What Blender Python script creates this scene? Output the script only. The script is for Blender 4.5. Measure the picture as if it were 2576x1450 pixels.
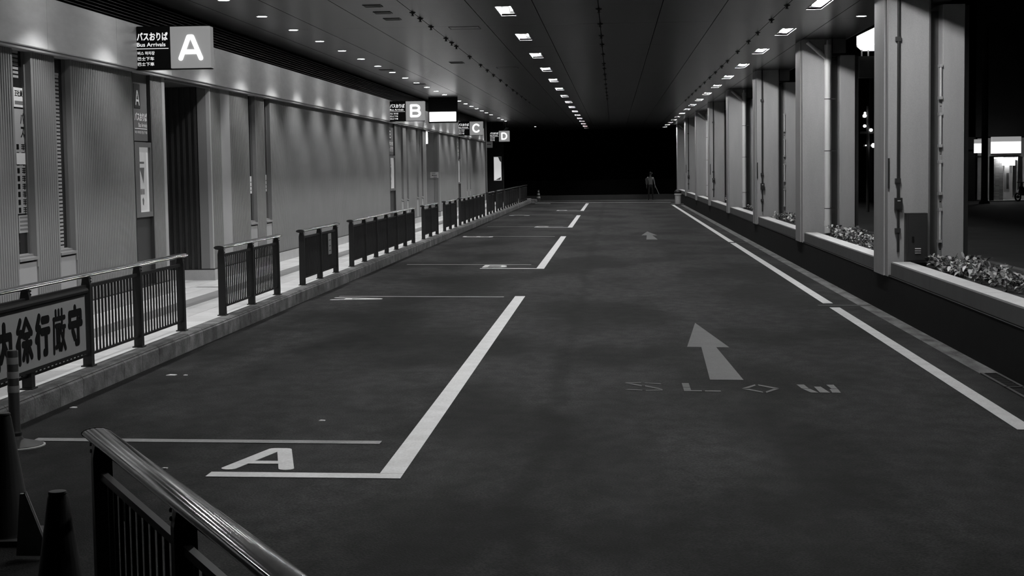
import bpy, math, random
from mathutils import Vector, Matrix, noise as mnoise
random.seed(7)
scene = bpy.context.scene
for o in list(bpy.data.objects): bpy.data.objects.remove(o)
COL = scene.collection
PI = math.pi

# ------------------------------------------------------------------ camera
W_, H_, F_ = 2576.0, 1450.0, 4000.0
HC = 2.05
def camera():
    d = Vector((1543.6 - W_/2, 421.0 - H_/2, F_)).normalized()
    up = Vector((0, -1, 0)); up = (up - d*up.dot(d)).normalized()
    x = (-up).cross(d)
    r = -0.0097
    u = math.cos(r)*up + math.sin(r)*x
    x = (-u).cross(d)
    M = Matrix((x, d, u))                      # rows: world X, Y, Z seen in camera space
    right = M @ Vector((1, 0, 0)); upw = M @ Vector((0, -1, 0)); back = M @ Vector((0, 0, -1))
    m = Matrix(((right.x, upw.x, back.x, 0), (right.y, upw.y, back.y, 0), (right.z, upw.z, back.z, HC), (0, 0, 0, 1)))
    c = bpy.data.cameras.new('camera'); c.sensor_width = 36; c.lens = F_/W_*36; c.clip_end = 500
    o = bpy.data.objects.new('camera', c); COL.objects.link(o); o.matrix_world = m
    scene.camera = o
camera()

# ------------------------------------------------------------------ world, light levels, exposure
w = bpy.data.worlds.new('night'); scene.world = w; w.use_nodes = True
w.node_tree.nodes['Background'].inputs[0].default_value = (1, 1, 1, 1)
w.node_tree.nodes['Background'].inputs[1].default_value = 0.0012
vs = scene.view_settings
scene.display_settings.display_device = 'sRGB'
vs.view_transform = 'Standard'; vs.look = 'None'; vs.gamma = 1; vs.exposure = 0.0; vs.use_curve_mapping = False
TUBE = 1050.0        # fluorescent tubes of the two trough rows
SPOT = 180.0        # round downlights over the pavement
SIGNP, SIGNL = 0.19, 1.7

S = 0.0124          # cross fall of the road and pavement towards the planters
ZS = 0.19           # kerb height
def rz(x): return -S*x
def sz(x): return ZS - S*x
CZ = 4.54           # ceiling
XW = -6.65          # building wall
XF = -4.95          # guard fences
XK = -4.77          # kerb face
XR = 3.80           # planter face

# ------------------------------------------------------------------ materials
MATS = {}
def mat(name, v, rough=0.6, metal=0.0, spec=0.5, var=0.0, vscale=3.0, stretch=(1, 1, 1), bump=0.0, bscale=60.0, rnd=0.0, fine=0.0, fscale=90.0):
    if name in MATS: return MATS[name]
    m = bpy.data.materials.new(name); m.use_nodes = True; MATS[name] = m
    nt = m.node_tree; b = nt.nodes['Principled BSDF']
    b.inputs['Roughness'].default_value = rough; b.inputs['Metallic'].default_value = metal
    b.inputs['Specular IOR Level'].default_value = spec
    b.inputs['Base Color'].default_value = (v, v, v, 1)
    L = nt.links
    last = None
    def mulnode(a, sock):
        n = nt.nodes.new('ShaderNodeMath'); n.operation = 'MULTIPLY'
        if isinstance(a, float): n.inputs[0].default_value = a
        else: L.new(a, n.inputs[0])
        L.new(sock, n.inputs[1]); return n.outputs[0]
    if var or bump or fine or rnd:
        tc = nt.nodes.new('ShaderNodeTexCoord'); geo = nt.nodes.new('ShaderNodeNewGeometry')
        mp = nt.nodes.new('ShaderNodeMapping'); mp.inputs['Scale'].default_value = stretch
        L.new(geo.outputs['Position'], mp.inputs['Vector'])
        cur = float(v)
        def rng(sock, lo, hi, a=0.3, c=0.7):
            r = nt.nodes.new('ShaderNodeMapRange')
            r.inputs[1].default_value = a; r.inputs[2].default_value = c; r.inputs[3].default_value = lo; r.inputs[4].default_value = hi
            L.new(sock, r.inputs[0]); return r.outputs[0]
        if var:
            n = nt.nodes.new('ShaderNodeTexNoise'); n.inputs['Scale'].default_value = vscale; n.inputs['Detail'].default_value = 6
            n.inputs['Roughness'].default_value = 0.6
            L.new(mp.outputs[0], n.inputs['Vector']); cur = mulnode(cur, rng(n.outputs[0], 1-var, 1+var))
        if fine:
            n = nt.nodes.new('ShaderNodeTexNoise'); n.inputs['Scale'].default_value = fscale; n.inputs['Detail'].default_value = 3
            L.new(geo.outputs['Position'], n.inputs['Vector']); cur = mulnode(cur, rng(n.outputs[0], 1-fine, 1+fine))
        if rnd:
            oi = nt.nodes.new('ShaderNodeObjectInfo'); cur = mulnode(cur, rng(oi.outputs['Random'], 1-rnd, 1+rnd, 0, 1))
        if not isinstance(cur, float):
            cb = nt.nodes.new('ShaderNodeCombineColor')
            for i in range(3): L.new(cur, cb.inputs[i])
            L.new(cb.outputs[0], b.inputs['Base Color'])
        if bump:
            n = nt.nodes.new('ShaderNodeTexNoise'); n.inputs['Scale'].default_value = bscale; n.inputs['Detail'].default_value = 4
            L.new(geo.outputs['Position'], n.inputs['Vector'])
            bp = nt.nodes.new('ShaderNodeBump'); bp.inputs['Strength'].default_value = bump; bp.inputs['Distance'].default_value = 0.02
            L.new(n.outputs[0], bp.inputs['Height']); L.new(bp.outputs[0], b.inputs['Normal'])
    return m
def emit(name, s, v=1.0):
    if name in MATS: return MATS[name]
    m = bpy.data.materials.new(name); m.use_nodes = True; MATS[name] = m
    b = m.node_tree.nodes['Principled BSDF']
    b.inputs['Base Color'].default_value = (v*.6, v*.6, v*.6, 1); b.inputs['Roughness'].default_value = .5
    b.inputs['Emission Color'].default_value = (1, 1, 1, 1); b.inputs['Emission Strength'].default_value = s
    return m
def glass_mat():
    m = bpy.data.materials.new('dark_window_glass'); m.use_nodes = True; MATS['glass'] = m
    b = m.node_tree.nodes['Principled BSDF']
    b.inputs['Base Color'].default_value = (.012, .012, .012, 1); b.inputs['Roughness'].default_value = .06
    b.inputs['Specular IOR Level'].default_value = .6
    return m
glass_mat()
def asphalt():
    m = mat('asphalt', .017, rough=.80, spec=.08)
    nt = m.node_tree; L = nt.links; b = nt.nodes['Principled BSDF']
    geo = nt.nodes.new('ShaderNodeNewGeometry')
    def nz(scale, st, det=5):
        mp = nt.nodes.new('ShaderNodeMapping'); mp.inputs['Scale'].default_value = st
        L.new(geo.outputs['Position'], mp.inputs['Vector'])
        n = nt.nodes.new('ShaderNodeTexNoise'); n.inputs['Scale'].default_value = scale; n.inputs['Detail'].default_value = det
        L.new(mp.outputs[0], n.inputs['Vector']); return n.outputs[0]
    def rng(sock, a, c, lo, hi):
        r = nt.nodes.new('ShaderNodeMapRange'); r.interpolation_type = 'SMOOTHSTEP'
        for i, q in enumerate((a, c, lo, hi)): r.inputs[i+1].default_value = q
        L.new(sock, r.inputs[0]); return r.outputs[0]
    def mul(a, c):
        n = nt.nodes.new('ShaderNodeMath'); n.operation = 'MULTIPLY'
        for i, q in enumerate((a, c)):
            if isinstance(q, float): n.inputs[i].default_value = q
            else: L.new(q, n.inputs[i])
        return n.outputs[0]
    c = mul(.017, rng(nz(.55, (1, .45, 1)), .38, .60, .45, 1.5))        # large worn and oily patches
    c = mul(c, rng(nz(6, (1, .6, 1)), .3, .7, .72, 1.28))
    sp = nt.nodes.new('ShaderNodeSeparateXYZ'); L.new(geo.outputs['Position'], sp.inputs[0])
    def dist(x0):                                                        # oily wheel tracks along the lane
        a = nt.nodes.new('ShaderNodeMath'); a.operation = 'ADD'; L.new(sp.outputs[0], a.inputs[0]); a.inputs[1].default_value = -x0
        w_ = nt.nodes.new('ShaderNodeMath'); w_.operation = 'ADD'; L.new(a.outputs[0], w_.inputs[0])
        n2 = nt.nodes.new('ShaderNodeMath'); n2.operation = 'MULTIPLY'; L.new(nz(.7, (1, 1, 1), 3), n2.inputs[0]); n2.inputs[1].default_value = .5
        s2 = nt.nodes.new('ShaderNodeMath'); s2.operation = 'SUBTRACT'; L.new(n2.outputs[0], s2.inputs[0]); s2.inputs[1].default_value = .25
        L.new(s2.outputs[0], w_.inputs[1])
        q = nt.nodes.new('ShaderNodeMath'); q.operation = 'ABSOLUTE'; L.new(w_.outputs[0], q.inputs[0]); return q.outputs[0]
    c = mul(c, rng(dist(-.55), .02, .16, .62, 1.0))
    c = mul(c, rng(dist(-3.0), .2, 1.0, .72, 1.0))
    c = mul(c, rng(nz(70, (1, 1, 1), 3), .32, .7, .55, 1.5))             # aggregate
    cb = nt.nodes.new('ShaderNodeCombineColor')
    for i in range(3): L.new(c, cb.inputs[i])
    L.new(cb.outputs[0], b.inputs['Base Color'])
    bp = nt.nodes.new('ShaderNodeBump'); bp.inputs['Strength'].default_value = .5; bp.inputs['Distance'].default_value = .012
    L.new(nz(80, (1, 1, 1), 4), bp.inputs['Height']); L.new(bp.outputs[0], b.inputs['Normal'])
    return m
asphalt()
mat('paint', .50, rough=.55, var=.12, vscale=4, fine=.12, fscale=50)
mat('paint_grey', .17, rough=.6, var=.3, vscale=3, fine=.2, fscale=50)
mat('paint_worn', .031, rough=.6, var=.25, vscale=3, fine=.4, fscale=60)
mat('kerb_stone', .13, rough=.75, var=.65, vscale=4, fine=.25, rnd=.3, bump=.4, bscale=40)
mat('gutter', .085, rough=.85, var=.85, vscale=5, stretch=(1, .4, 1), fine=.3)
mat('tile', .56, rough=.55, var=.08, vscale=5, rnd=.10, fine=.06)
mat('tile_band', .2, rough=.6, var=.08, vscale=5, rnd=.06)
mat('mortar', .30, rough=.8)
mat('wall', .19, rough=.62, var=.06, vscale=1.5)
mat('wall_smooth', .30, rough=.6, var=.05, vscale=2)
mat('wall_dark', .06, rough=.6)
mat('plinth', .40, rough=.55, var=.1, vscale=4, fine=.1)
mat('joint_black', .008, rough=.7)
mat('fascia', .78, rough=.38, spec=.6, var=.10, vscale=1.3, stretch=(1, 1, 4))
mat('trim', .35, rough=.45)
mat('louvre', .045, rough=.5)
mat('black', .006, rough=.7, spec=.2)
mat('panel_grey', .12, rough=.5)
mat('panel_dark', .03, rough=.5)
mat('ceiling', .033, rough=.27, spec=.3, var=.06, vscale=2)
mat('ceiling_gap', .01, rough=.9)
mat('vent', .012, rough=.6)
mat('trough_lining', .10, rough=.6)
mat('fixture', .30, rough=.4)
mat('fence', .011, rough=.45, spec=.4)
mat('steel', .55, rough=.16, metal=1.0)
mat('steel_worn', .5, rough=.10, metal=1.0, var=.15, vscale=12)
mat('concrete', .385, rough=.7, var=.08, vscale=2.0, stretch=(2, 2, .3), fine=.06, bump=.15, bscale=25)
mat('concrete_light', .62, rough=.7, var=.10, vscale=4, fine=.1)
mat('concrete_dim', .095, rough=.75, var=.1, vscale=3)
mat('wall_black', .006, rough=.75, spec=.15, var=.3, vscale=3)
mat('soil', .02, rough=.95, var=.5, vscale=20)
mat('leaf', .52, rough=.45, rnd=.35)
mat('leaf_dark', .09, rough=.5, rnd=.4)
mat('pvc', .70, rough=.4)
mat('rubber', .012, rough=.55)
mat('cone', .02, rough=.5, spec=.3)
mat('cone_white', .35, rough=.5)
mat('band_white', .20, rough=.5)
mat('paper', .62, rough=.7)
mat('paper_mid', .3, rough=.7)
mat('ink', .006, rough=.8, spec=.05)
mat('ink_grey', .12, rough=.7)
mat('banner', .26, rough=.65, var=.08, vscale=3)
mat('cabinet', .025, rough=.45)
mat('skin', .12, rough=.6)
mat('cloth_white', .13, rough=.8)
mat('cloth_dark', .012, rough=.85)
mat('street', .035, rough=.8, var=.3, vscale=1)
mat('building_dark', .02, rough=.85, var=.3, vscale=.6)
mat('brick', .30, rough=.8, rnd=.2)
mat('white_letter', .75, rough=.5)
emit('lamp_tube', TUBE); emit('lamp_disc', 120.0); emit('sign_panel', SIGNP, .5); emit('sign_letter', SIGNL)
emit('sign_text', .8); emit('sign_white', 2.6); emit('poster_lit', .22, .7); emit('shop_light', 1.6); emit('lantern', 1.1); emit('signal', 5.0); emit('hood_glow', .28, .6); emit('shop_lamp', 14.0)  # the hood is no lamp: light from the shop signs given as its own glow

# ------------------------------------------------------------------ mesh helpers
class MB:
    def __init__(s): s.v = []; s.f = []; s.m = []; s.cur = 0; s.smooth = False
    def quad(s, a, b, c, d):
        i = len(s.v); s.v += [a, b, c, d]; s.f.append((i, i+1, i+2, i+3)); s.m.append(s.cur); return s
    def poly(s, pts):
        i = len(s.v); s.v += list(pts); s.f.append(tuple(range(i, i+len(pts)))); s.m.append(s.cur); return s
    def box(s, x0, x1, y0, y1, z0, z1):
        i = len(s.v)
        s.v += [(x0,y0,z0),(x1,y0,z0),(x1,y1,z0),(x0,y1,z0),(x0,y0,z1),(x1,y0,z1),(x1,y1,z1),(x0,y1,z1)]
        for f in ((0,3,2,1),(4,5,6,7),(0,1,5,4),(1,2,6,5),(2,3,7,6),(3,0,4,7)):
            s.f.append(tuple(i+k for k in f)); s.m.append(s.cur)
        return s
    def prism(s, pts, axis, a, b):
        """polygon pts (2D) extruded along axis 'x','y','z' from a to b"""
        def P(p, t):
            return {'x': (t, p[0], p[1]), 'y': (p[0], t, p[1]), 'z': (p[0], p[1], t)}[axis]
        n = len(pts); i = len(s.v)
        s.v += [P(p, a) for p in pts] + [P(p, b) for p in pts]
        s.f.append(tuple(i+k for k in range(n-1, -1, -1))); s.f.append(tuple(i+n+k for k in range(n)))
        s.m += [s.cur, s.cur]
        for k in range(n):
            j = (k+1) % n; s.f.append((i+k, i+j, i+n+j, i+n+k)); s.m.append(s.cur)
        return s
    def tube(s, p, q, r, n=10, r2=None, caps=True):
        p, q = Vector(p), Vector(q); r2 = r if r2 is None else r2
        d = (q-p).normalized(); a = d.orthogonal().normalized(); b = d.cross(a)
        i = len(s.v)
        for c, rr in ((p, r), (q, r2)):
            for k in range(n):
                t = 2*PI*k/n; s.v.append(tuple(c + a*(rr*math.cos(t)) + b*(rr*math.sin(t))))
        for k in range(n):
            j = (k+1) % n; s.f.append((i+k, i+j, i+n+j, i+n+k)); s.m.append(s.cur)
        if caps:
            s.f.append(tuple(i+k for k in range(n-1, -1, -1))); s.f.append(tuple(i+n+k for k in range(n))); s.m += [s.cur]*2
        return s
    def lathe(s, prof, n=20, c=(0, 0, 0), sx=1, sy=1):
        i = len(s.v)
        for r, z in prof:
            for k in range(n):
                t = 2*PI*k/n; s.v.append((c[0]+sx*r*math.cos(t), c[1]+sy*r*math.sin(t), c[2]+z))
        for a in range(len(prof)-1):
            for k in range(n):
                j = (k+1) % n; s.f.append((i+a*n+k, i+a*n+j, i+(a+1)*n+j, i+(a+1)*n+k)); s.m.append(s.cur)
        s.f.append(tuple(i+k for k in range(n-1, -1, -1))); s.m.append(s.cur)
        o = i+(len(prof)-1)*n; s.f.append(tuple(o+k for k in range(n))); s.m.append(s.cur)
        return s
    def mesh(s, name, mats, smooth=None):
        me = bpy.data.meshes.new(name); me.from_pydata([tuple(v) for v in s.v], [], s.f)
        for m in ([mats] if isinstance(mats, str) else mats): me.materials.append(MATS[m])
        if any(s.m): me.polygons.foreach_set('material_index', s.m)
        me.update()
        if smooth:
            me.shade_smooth()
            me.set_sharp_from_angle(angle=smooth)
        return me
    def build(s, name, mats, parent=None, loc=(0, 0, 0), smooth=None):
        return place(name, s.mesh(name, mats, smooth), parent, loc)
def place(name, me, parent=None, loc=(0, 0, 0), rotz=0.0):
    o = bpy.data.objects.new(name, me); COL.objects.link(o); o.location = loc
    if rotz: o.rotation_euler[2] = rotz
    if parent: o.parent = parent
    return o
def empty(name, loc=(0, 0, 0), rotz=0.0):
    o = bpy.data.objects.new(name, None); COL.objects.link(o); o.location = loc; o.rotation_euler[2] = rotz
    o.empty_display_size = .1; return o
def tag(o, label=None, cat=None, group=None, kind=None):
    if label: o['label'] = label
    if cat: o['category'] = cat
    if group: o['group'] = group
    if kind: o['kind'] = kind
    return o
def struct(o, label=None): return tag(o, label, None, None, 'structure')
ORD = 'first second third fourth fifth sixth seventh eighth ninth tenth eleventh twelfth thirteenth fourteenth fifteenth sixteenth seventeenth eighteenth nineteenth twentieth'.split()
TENS = {20: 'twenty', 30: 'thirty', 40: 'forty', 50: 'fifty', 60: 'sixty'}
def ordw(n):
    if n <= 20: return ORD[n-1]
    t = n//10*10
    return (TENS[t][:-1]+'ieth') if n == t else TENS[t]+'-'+ORD[n-t-1]

# text outlines, made once: key -> (verts in unit box, faces)
TXT = {}
def make_text(keys):
    tmp = []
    for body, bold in keys:
        c = bpy.data.curves.new('t', 'FONT'); c.body = body; c.offset = bold; c.resolution_u = 3
        o = bpy.data.objects.new('t', c); COL.objects.link(o); tmp.append((body, bold, o))
    dg = bpy.context.evaluated_depsgraph_get()
    for body, bold, o in tmp:
        me = o.evaluated_get(dg).to_mesh()
        vs_ = [v.co.copy() for v in me.vertices]
        x0 = min(v.x for v in vs_); x1 = max(v.x for v in vs_); y0 = min(v.y for v in vs_); y1 = max(v.y for v in vs_)
        TXT[body] = ([((v.x-x0)/(x1-x0), (v.y-y0)/(y1-y0)) for v in vs_], [tuple(p.vertices) for p in me.polygons])
        o.evaluated_get(dg).to_mesh_clear()
    for _, _, o in tmp:
        c = o.data; bpy.data.objects.remove(o); bpy.data.curves.remove(c)
make_text([('バスおりば', .03), ('Bus Arrivals', .012), ('버스 하차장', .012), ('巴士下车', .012), ('巴士下車', .012),
           ('内', 0), ('徐', 0), ('行', 0), ('厳', 0), ('守', 0), ('構', 0), ('正社員', .02), ('バ', .02), ('ス', .02), ('B', .03), ('C', .03), ('D', .03), ('A', .03), ('S', 0)])
def text(body, name, m, parent, o, u, v, w, h, n=None, lift=0.004, fat=0.0):
    """flat lettering: lower-left corner o, reading direction u, up v"""
    V, Fc = TXT[body]; u = Vector(u); v = Vector(v); nn = u.cross(v) if n is None else Vector(n)
    o = Vector(o) + nn*lift
    me = bpy.data.meshes.new(name); P = []; FF = []
    shifts = [(0, 0)] if not fat else [(fat*math.cos(2*PI*k/8), fat*math.sin(2*PI*k/8)) for k in range(8)]
    for sx_, sy_ in shifts:
        i = len(P); P += [tuple(o + u*(a*(w-2*fat)+fat+sx_) + v*(b*(h-2*fat)+fat+sy_)) for a, b in V]; FF += [tuple(i+q for q in f) for f in Fc]
    me.from_pydata(P, [], FF); me.materials.append(MATS[m]); me.update()
    return place(name, me, parent)
def strokes(name, m, parent, polylines, wd, o, u, v, lift=.006, thick=.01):
    """rounded stroke lettering"""
    u = Vector(u); v = Vector(v); nn = u.cross(v); o = Vector(o)
    mb = MB(); base = lift; cnt = 0
    def pt(a, b, z): return tuple(o + u*a + v*b + nn*z)
    def slab(pts, lift):
        k = len(pts)
        mb.poly([pt(a, b, lift) for a, b in pts])   # each stroke a hair above the last
        for i in range(k):
            j = (i+1) % k
            mb.quad(pt(*pts[i], lift-thick), pt(*pts[j], lift-thick), pt(*pts[j], lift), pt(*pts[i], lift))
    for pl in polylines:
        for (a, b), (c, d) in zip(pl[:-1], pl[1:]):
            t = math.atan2(d-b, c-a); h = wd/2; cnt += 1; lift = base+cnt*.0002
            pts = [(a+h*math.cos(t+PI/2+PI*k/8), b+h*math.sin(t+PI/2+PI*k/8)) for k in range(9)] + [(c+h*math.cos(t-PI/2+PI*k/8), d+h*math.sin(t-PI/2+PI*k/8)) for k in range(9)]
            slab(pts, lift)
    return mb.build(name, m, parent)
def arc(cx, cy, rx, ry, a0, a1, n=12):
    return [(cx+rx*math.cos(math.radians(a0+(a1-a0)*k/n)), cy+ry*math.sin(math.radians(a0+(a1-a0)*k/n))) for k in range(n+1)]
GLYPH = {   # unit box 0..1
 'A': [[(.03, .0), (.42, .93), (.58, .93), (.97, .0)], [(.17, .28), (.83, .28)]],
 'B': [[(.08, .0), (.08, 1), (.55, 1)] + arc(.58, .76, .30, .24, 90, -90)[1:] + [(.08, .52)], [(.58, .52)] + arc(.60, .26, .34, .26, 90, -90)[1:] + [(.08, 0)]],
 'C': [arc(.5, .5, .46, .5, 42, 318, 24)],
 'D': [[(.08, 0), (.08, 1), (.45, 1)] + arc(.45, .5, .47, .5, 90, -90, 16)[1:] + [(.08, 0)]],
}

# ================================================================== ROAD
road = struct(empty('road'), 'dark asphalt bus lane running to the far end')
def roadplane(x0, x1, y0, y1, dz=0.0):
    return [(x0, y0, rz(x0)+dz), (x1, y0, rz(x1)+dz), (x1, y1, rz(x1)+dz), (x0, y1, rz(x0)+dz)]
MB().poly(roadplane(-14, XR+.02, -6, 13.0)).poly(roadplane(XK-.02, XR+.02, 13.0, 97)).build('asphalt_surface', 'asphalt', road)
def decal(name, pts, m, dz=.004):
    mb = MB(); mb.poly([(x, y, rz(x)+dz) for x, y in pts]); return mb.build(name, m, road)
def rect(name, x0, x1, y0, y1, m, dz=.004): return decal(name, [(x0, y0), (x1, y0), (x1, y1), (x0, y1)], m, dz)
for k, (y0, y1) in enumerate([(10.30, 25.21), (32.08, 47.3), (54.2, 68.1), (75.0, 90.7)]):
    rect('bay_side_line', -1.585, -1.425, y0+.17, y1, 'paint')
    rect('bay_front_line', -2.73, -1.425, y0, y0+.165, 'paint')
for y in (11.60, 25.0, 33.37, 47.05, 54.95, 68.2, 76.3):
    rect('stop_line', -4.39, -1.755, y, y+.13, 'paint_grey')
# letters painted in the bays: upright by the bay line, on their side by the kerb
def road_letter(ch, x0, y0, w, h, side=False):
    wd = .105
    if side: u, v = Vector((0, -1, 0)), Vector((1, 0, -S))
    else: u, v = Vector((1, 0, -S)), Vector((0, 1, 0))
    o = Vector((x0, y0, rz(x0)))
    G = [[(a*w, b*h) for a, b in pl] for pl in GLYPH[ch]]
    return strokes('painted_letter', 'paint', road, G, wd, o, u, v, lift=.005, thick=.004)
road_letter('A', -2.655, 10.60, .42, .78)
road_letter('A', -4.37, 24.80, .40, .74, True)
for ch, y0, y1 in (('B', 32.45, 47.15), ('C', 54.55, 68.05), ('D', 75.5, 90.4)):
    road_letter(ch, -2.70, y0, .46, .75)
    road_letter(ch, -4.42, y1, .62, .78, True)
rect('edge_line', 3.12, 3.268, 12.5, 23.35, 'paint'); rect('edge_line', 3.12, 3.268, 24.05, 43.2, 'paint'); rect('edge_line', 3.12, 3.268, 43.7, 88.0, 'paint')
rect('end_line', -4.5, 3.3, 92.9, 93.3, 'paint')
rect('expansion_joint', 3.0, 3.78, 23.62, 23.80, 'black'); rect('expansion_joint', 3.05, 3.72, 43.4, 43.55, 'black')
rect('gutter_strip', 3.60, 3.80, 15.9, 60, 'gutter', .003); rect('gutter_strip', 3.60, 3.80, 60, 90, 'gutter', .003)
def arrow(dy):
    decal('painted_arrow', [(1.05, 20.95+dy), (.817, 18.13+dy), (.978, 18.12+dy), (.907, 15.31+dy), (1.229, 15.31+dy), (1.146, 18.11+dy), (1.293, 18.10+dy)], 'paint_worn')
arrow(0); arrow(29.9)
# SLOW in stencil strokes
def st(x0, y0, polys):
    for p in polys: decal('painted_stroke', [(x0+a*.345, y0+b*.56) for a, b in p], 'paint_worn')
st(.085, 14.52, [[(0,.92),(.45,.96),(.45,1.02),(.05,1.0)], [(.55,.98),(.98,.92),(1.0,.8),(.8,.86),(.55,.92)], [(0,.92),(.14,.80),(.46,.52),(.46,.66),(.2,.88)],
                 [(.55,.52),(.84,.26),(1.0,.10),(1.0,.2),(.9,.36),(.55,.66)], [(0,.12),(.46,.02),(.46,.10),(.1,.2)], [(.55,.0),(1.0,.06),(1.0,.14),(.55,.09)]])
st(.615, 14.50, [[(.03,.5),(.22,.5),(.22,1),(.03,1)], [(.03,.02),(.22,.02),(.22,.46),(.03,.46)], [(.22,.02),(.5,.02),(.5,.14),(.22,.14)], [(.58,.0),(1.0,.0),(1.0,.12),(.58,.12)]])
st(1.165, 14.44, [[(0,.5),(.42,1.0),(.42,.86),(.2,.56)], [(.5,1.0),(1,.56),(.86,.5),(.5,.86)], [(0,.46),(.2,.44),(.5,.14),(.5,.0)], [(.58,.0),(1,.5),(.82,.46),(.58,.14)]])
st(1.70, 14.45, [[(0,1),(.2,1),(.24,.52),(.05,.52)], [(.06,.48),(.26,.48),(.4,.05),(.2,.05)], [(.42,.75),(.6,.75),(.7,.05),(.44,.05)], [(.8,1),(1,1),(1.0,.52),(.84,.52)], [(.78,.48),(1.0,.48),(.98,.05),(.76,.05)]])

# kerb stones
kerb = struct(empty('kerb', (0, 0, 0)), 'mottled granite kerb along the pavement')
zk = sz(XF)
kb = MB(); b = .012
kb.prism([(XK, rz(XK)-.05), (XK, zk-.032), (XK-.026, zk), (XF+.005, zk+.001), (XF+.005, rz(XK)-.05)], 'y', .004, .596)
kme = kb.mesh('kerb_stone', 'kerb_stone')
y = 7.9
while y < 91.6: place('kerb_stone', kme, kerb, (0, y, 0)); y += .6
MB().box(XF+.004, XK-.012, 7.9, 91.6, 0, zk-.012).build('kerb_bedding', 'joint_black', kerb)
MB().prism([(XK-.02, 91.6), (XK+.35, 92.1), (XK+.1, 93.2), (XK-.4, 93.2), (XK-.4, 91.6)], 'z', 0, zk+.01).build('kerb_end_block', 'kerb_stone', kerb)

# pavement
pav = struct(empty('pavement'), 'light tiled pavement with a darker guiding band')
MB().poly([(XF, 6, sz(XF)-.006), (XF, 96, sz(XF)-.006), (-12, 96, sz(-7.5)-.006), (-12, 6, sz(-7.5)-.006)][::-1]).build('bedding', 'mortar', pav)
rows = [(-6.62, -6.335, 'tile'), (-6.33, -6.045, 'tile'), (-6.04, -5.72, 'tile_band'), (-5.715, -5.345, 'tile'), (-5.34, -4.955, 'tile')]
stuff = {}
for x0, x1, m in rows:
    t = MB(); t.box(x0, x1, 0, .594, -.02, .0)
    for i, v in enumerate(t.v): t.v[i] = (v[0], v[1], v[2]+sz(v[0]))
    me = t.mesh('tile', m)
    far = stuff.setdefault(m, MB())
    y = 10.0
    while y < 92:
        if y < 45.4: place('tile', me, pav, (0, y, 0))
        else: far.box(x0, x1, y, y+.594, sz(x0)-.02, sz((x0+x1)/2))
        y += .6
for m, mb in stuff.items(): tag(mb.build('far_tiles', m, pav), kind='stuff')
for x0, x1 in ((-7.6, -7.005), (-7.0, -6.63)):       # paving carried into the doorway
    for k in range(4): MB().box(x0, x1, 23.6+k*.6, 23.6+k*.6+.594, sz(x0)-.02, sz(x1)).build('tile', 'tile', pav)
MB().box(-7.6, -6.06, 24.42, 24.56, sz(-7.2)-.02, sz(-6.3)+.003).build('crossing_band', 'tile_band', pav)

# ================================================================== BUILDING WALL (left)
wl = struct(empty('wall_left'), 'ribbed grey building wall along the pavement')
ZB, ZT = .46, 3.47
def ribbed(y0, y1, z0, z1, m='wall', parent=wl, x=XW, pitch=.068, dep=.032, name='ribbed_panel'):
    n = max(1, round((y1-y0)/pitch)); p = (y1-y0)/n; mb = MB()
    for k in range(n):
        a = y0+k*p
        prof = [(a, x-dep), (a+.22*p, x-dep), (a+.34*p, x), (a+.88*p, x), (a+p, x-dep)]
        for (ya, xa), (yb, xb) in zip(prof[:-1], prof[1:]):
            mb.quad((xa, ya, z0), (xb, yb, z0), (xb, yb, z1), (xa, ya, z1))
    return mb.build(name, m, parent)
def smooth(y0, y1, z0, z1, m='wall', x=XW, name='smooth_panel', parent=wl, t=.06):
    return MB().box(x-t, x, y0, y1, z0, z1).build(name, m, parent)
wins = [(17.39, 17.97), (18.73, 19.305), (28.83, 29.41), (30.15, 30.68), (49.7, 50.25), (51.0, 51.5), (53.6, 54.15), (55.0, 55.5), (72.0, 72.5), (73.6, 74.1)]
wins = [(14.7, 15.28)] + wins
solid = []          # stretches of ribbed wall
panels = [(21.83, 22.66), (47.15, 48.35), (68.0, 69.1)]
doors = [(23.39, 26.0), (56.4, 60.7)]
strip = [(26.76, 27.39)]
gaps = sorted(wins + panels + doors + strip)
y = 5.0
for a, c in gaps + [(82.5, 82.5)]:
    if a-y > .02: ribbed(y, a, ZB, ZT, dep=.032 if y < 30.6 else .010)
    y = c
smooth(26.76, 27.39, ZB, ZT, 'wall_smooth', XW+.002)
smooth(23.25, 23.39, ZB, ZT, 'trim', XW+.006, 'door_trim'); smooth(26.0, 26.08, ZB, ZT, 'trim', XW+.006, 'door_trim'); smooth(60.7, 60.8, ZB, ZT, 'wall_smooth', XW+.006, 'door_trim'); smooth(56.3, 56.4, ZB, ZT, 'wall_smooth', XW+.006, 'door_trim')
MB().box(XW-.32, XW-.12, 5, 82.5, .1, CZ).box(XW-.14, XW-.1, 5, 17, .2, 3.5).build('backing', 'wall_dark', None) if False else None
# plinth stones
py = 5.0
for a, c in doors + [(82.5, 82.5)]:
    while py < a-.05:
        e = min(py+1.305, a)
        MB().box(XW-.1, XW+.028, py+.003, e-.003, sz(XW)-.05, ZB-.012).build('plinth_stone', 'plinth', wl); py = e
    py = c
MB().box(XW-.1, XW+.012, 5, 23.39, ZB-.014, ZB+.004).box(XW-.1, XW+.012, 26.0, 56.4, ZB-.014, ZB+.004).box(XW-.1, XW+.012, 60.7, 82.5, ZB-.014, ZB+.004).build('plinth_joint', 'joint_black', wl)
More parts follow.
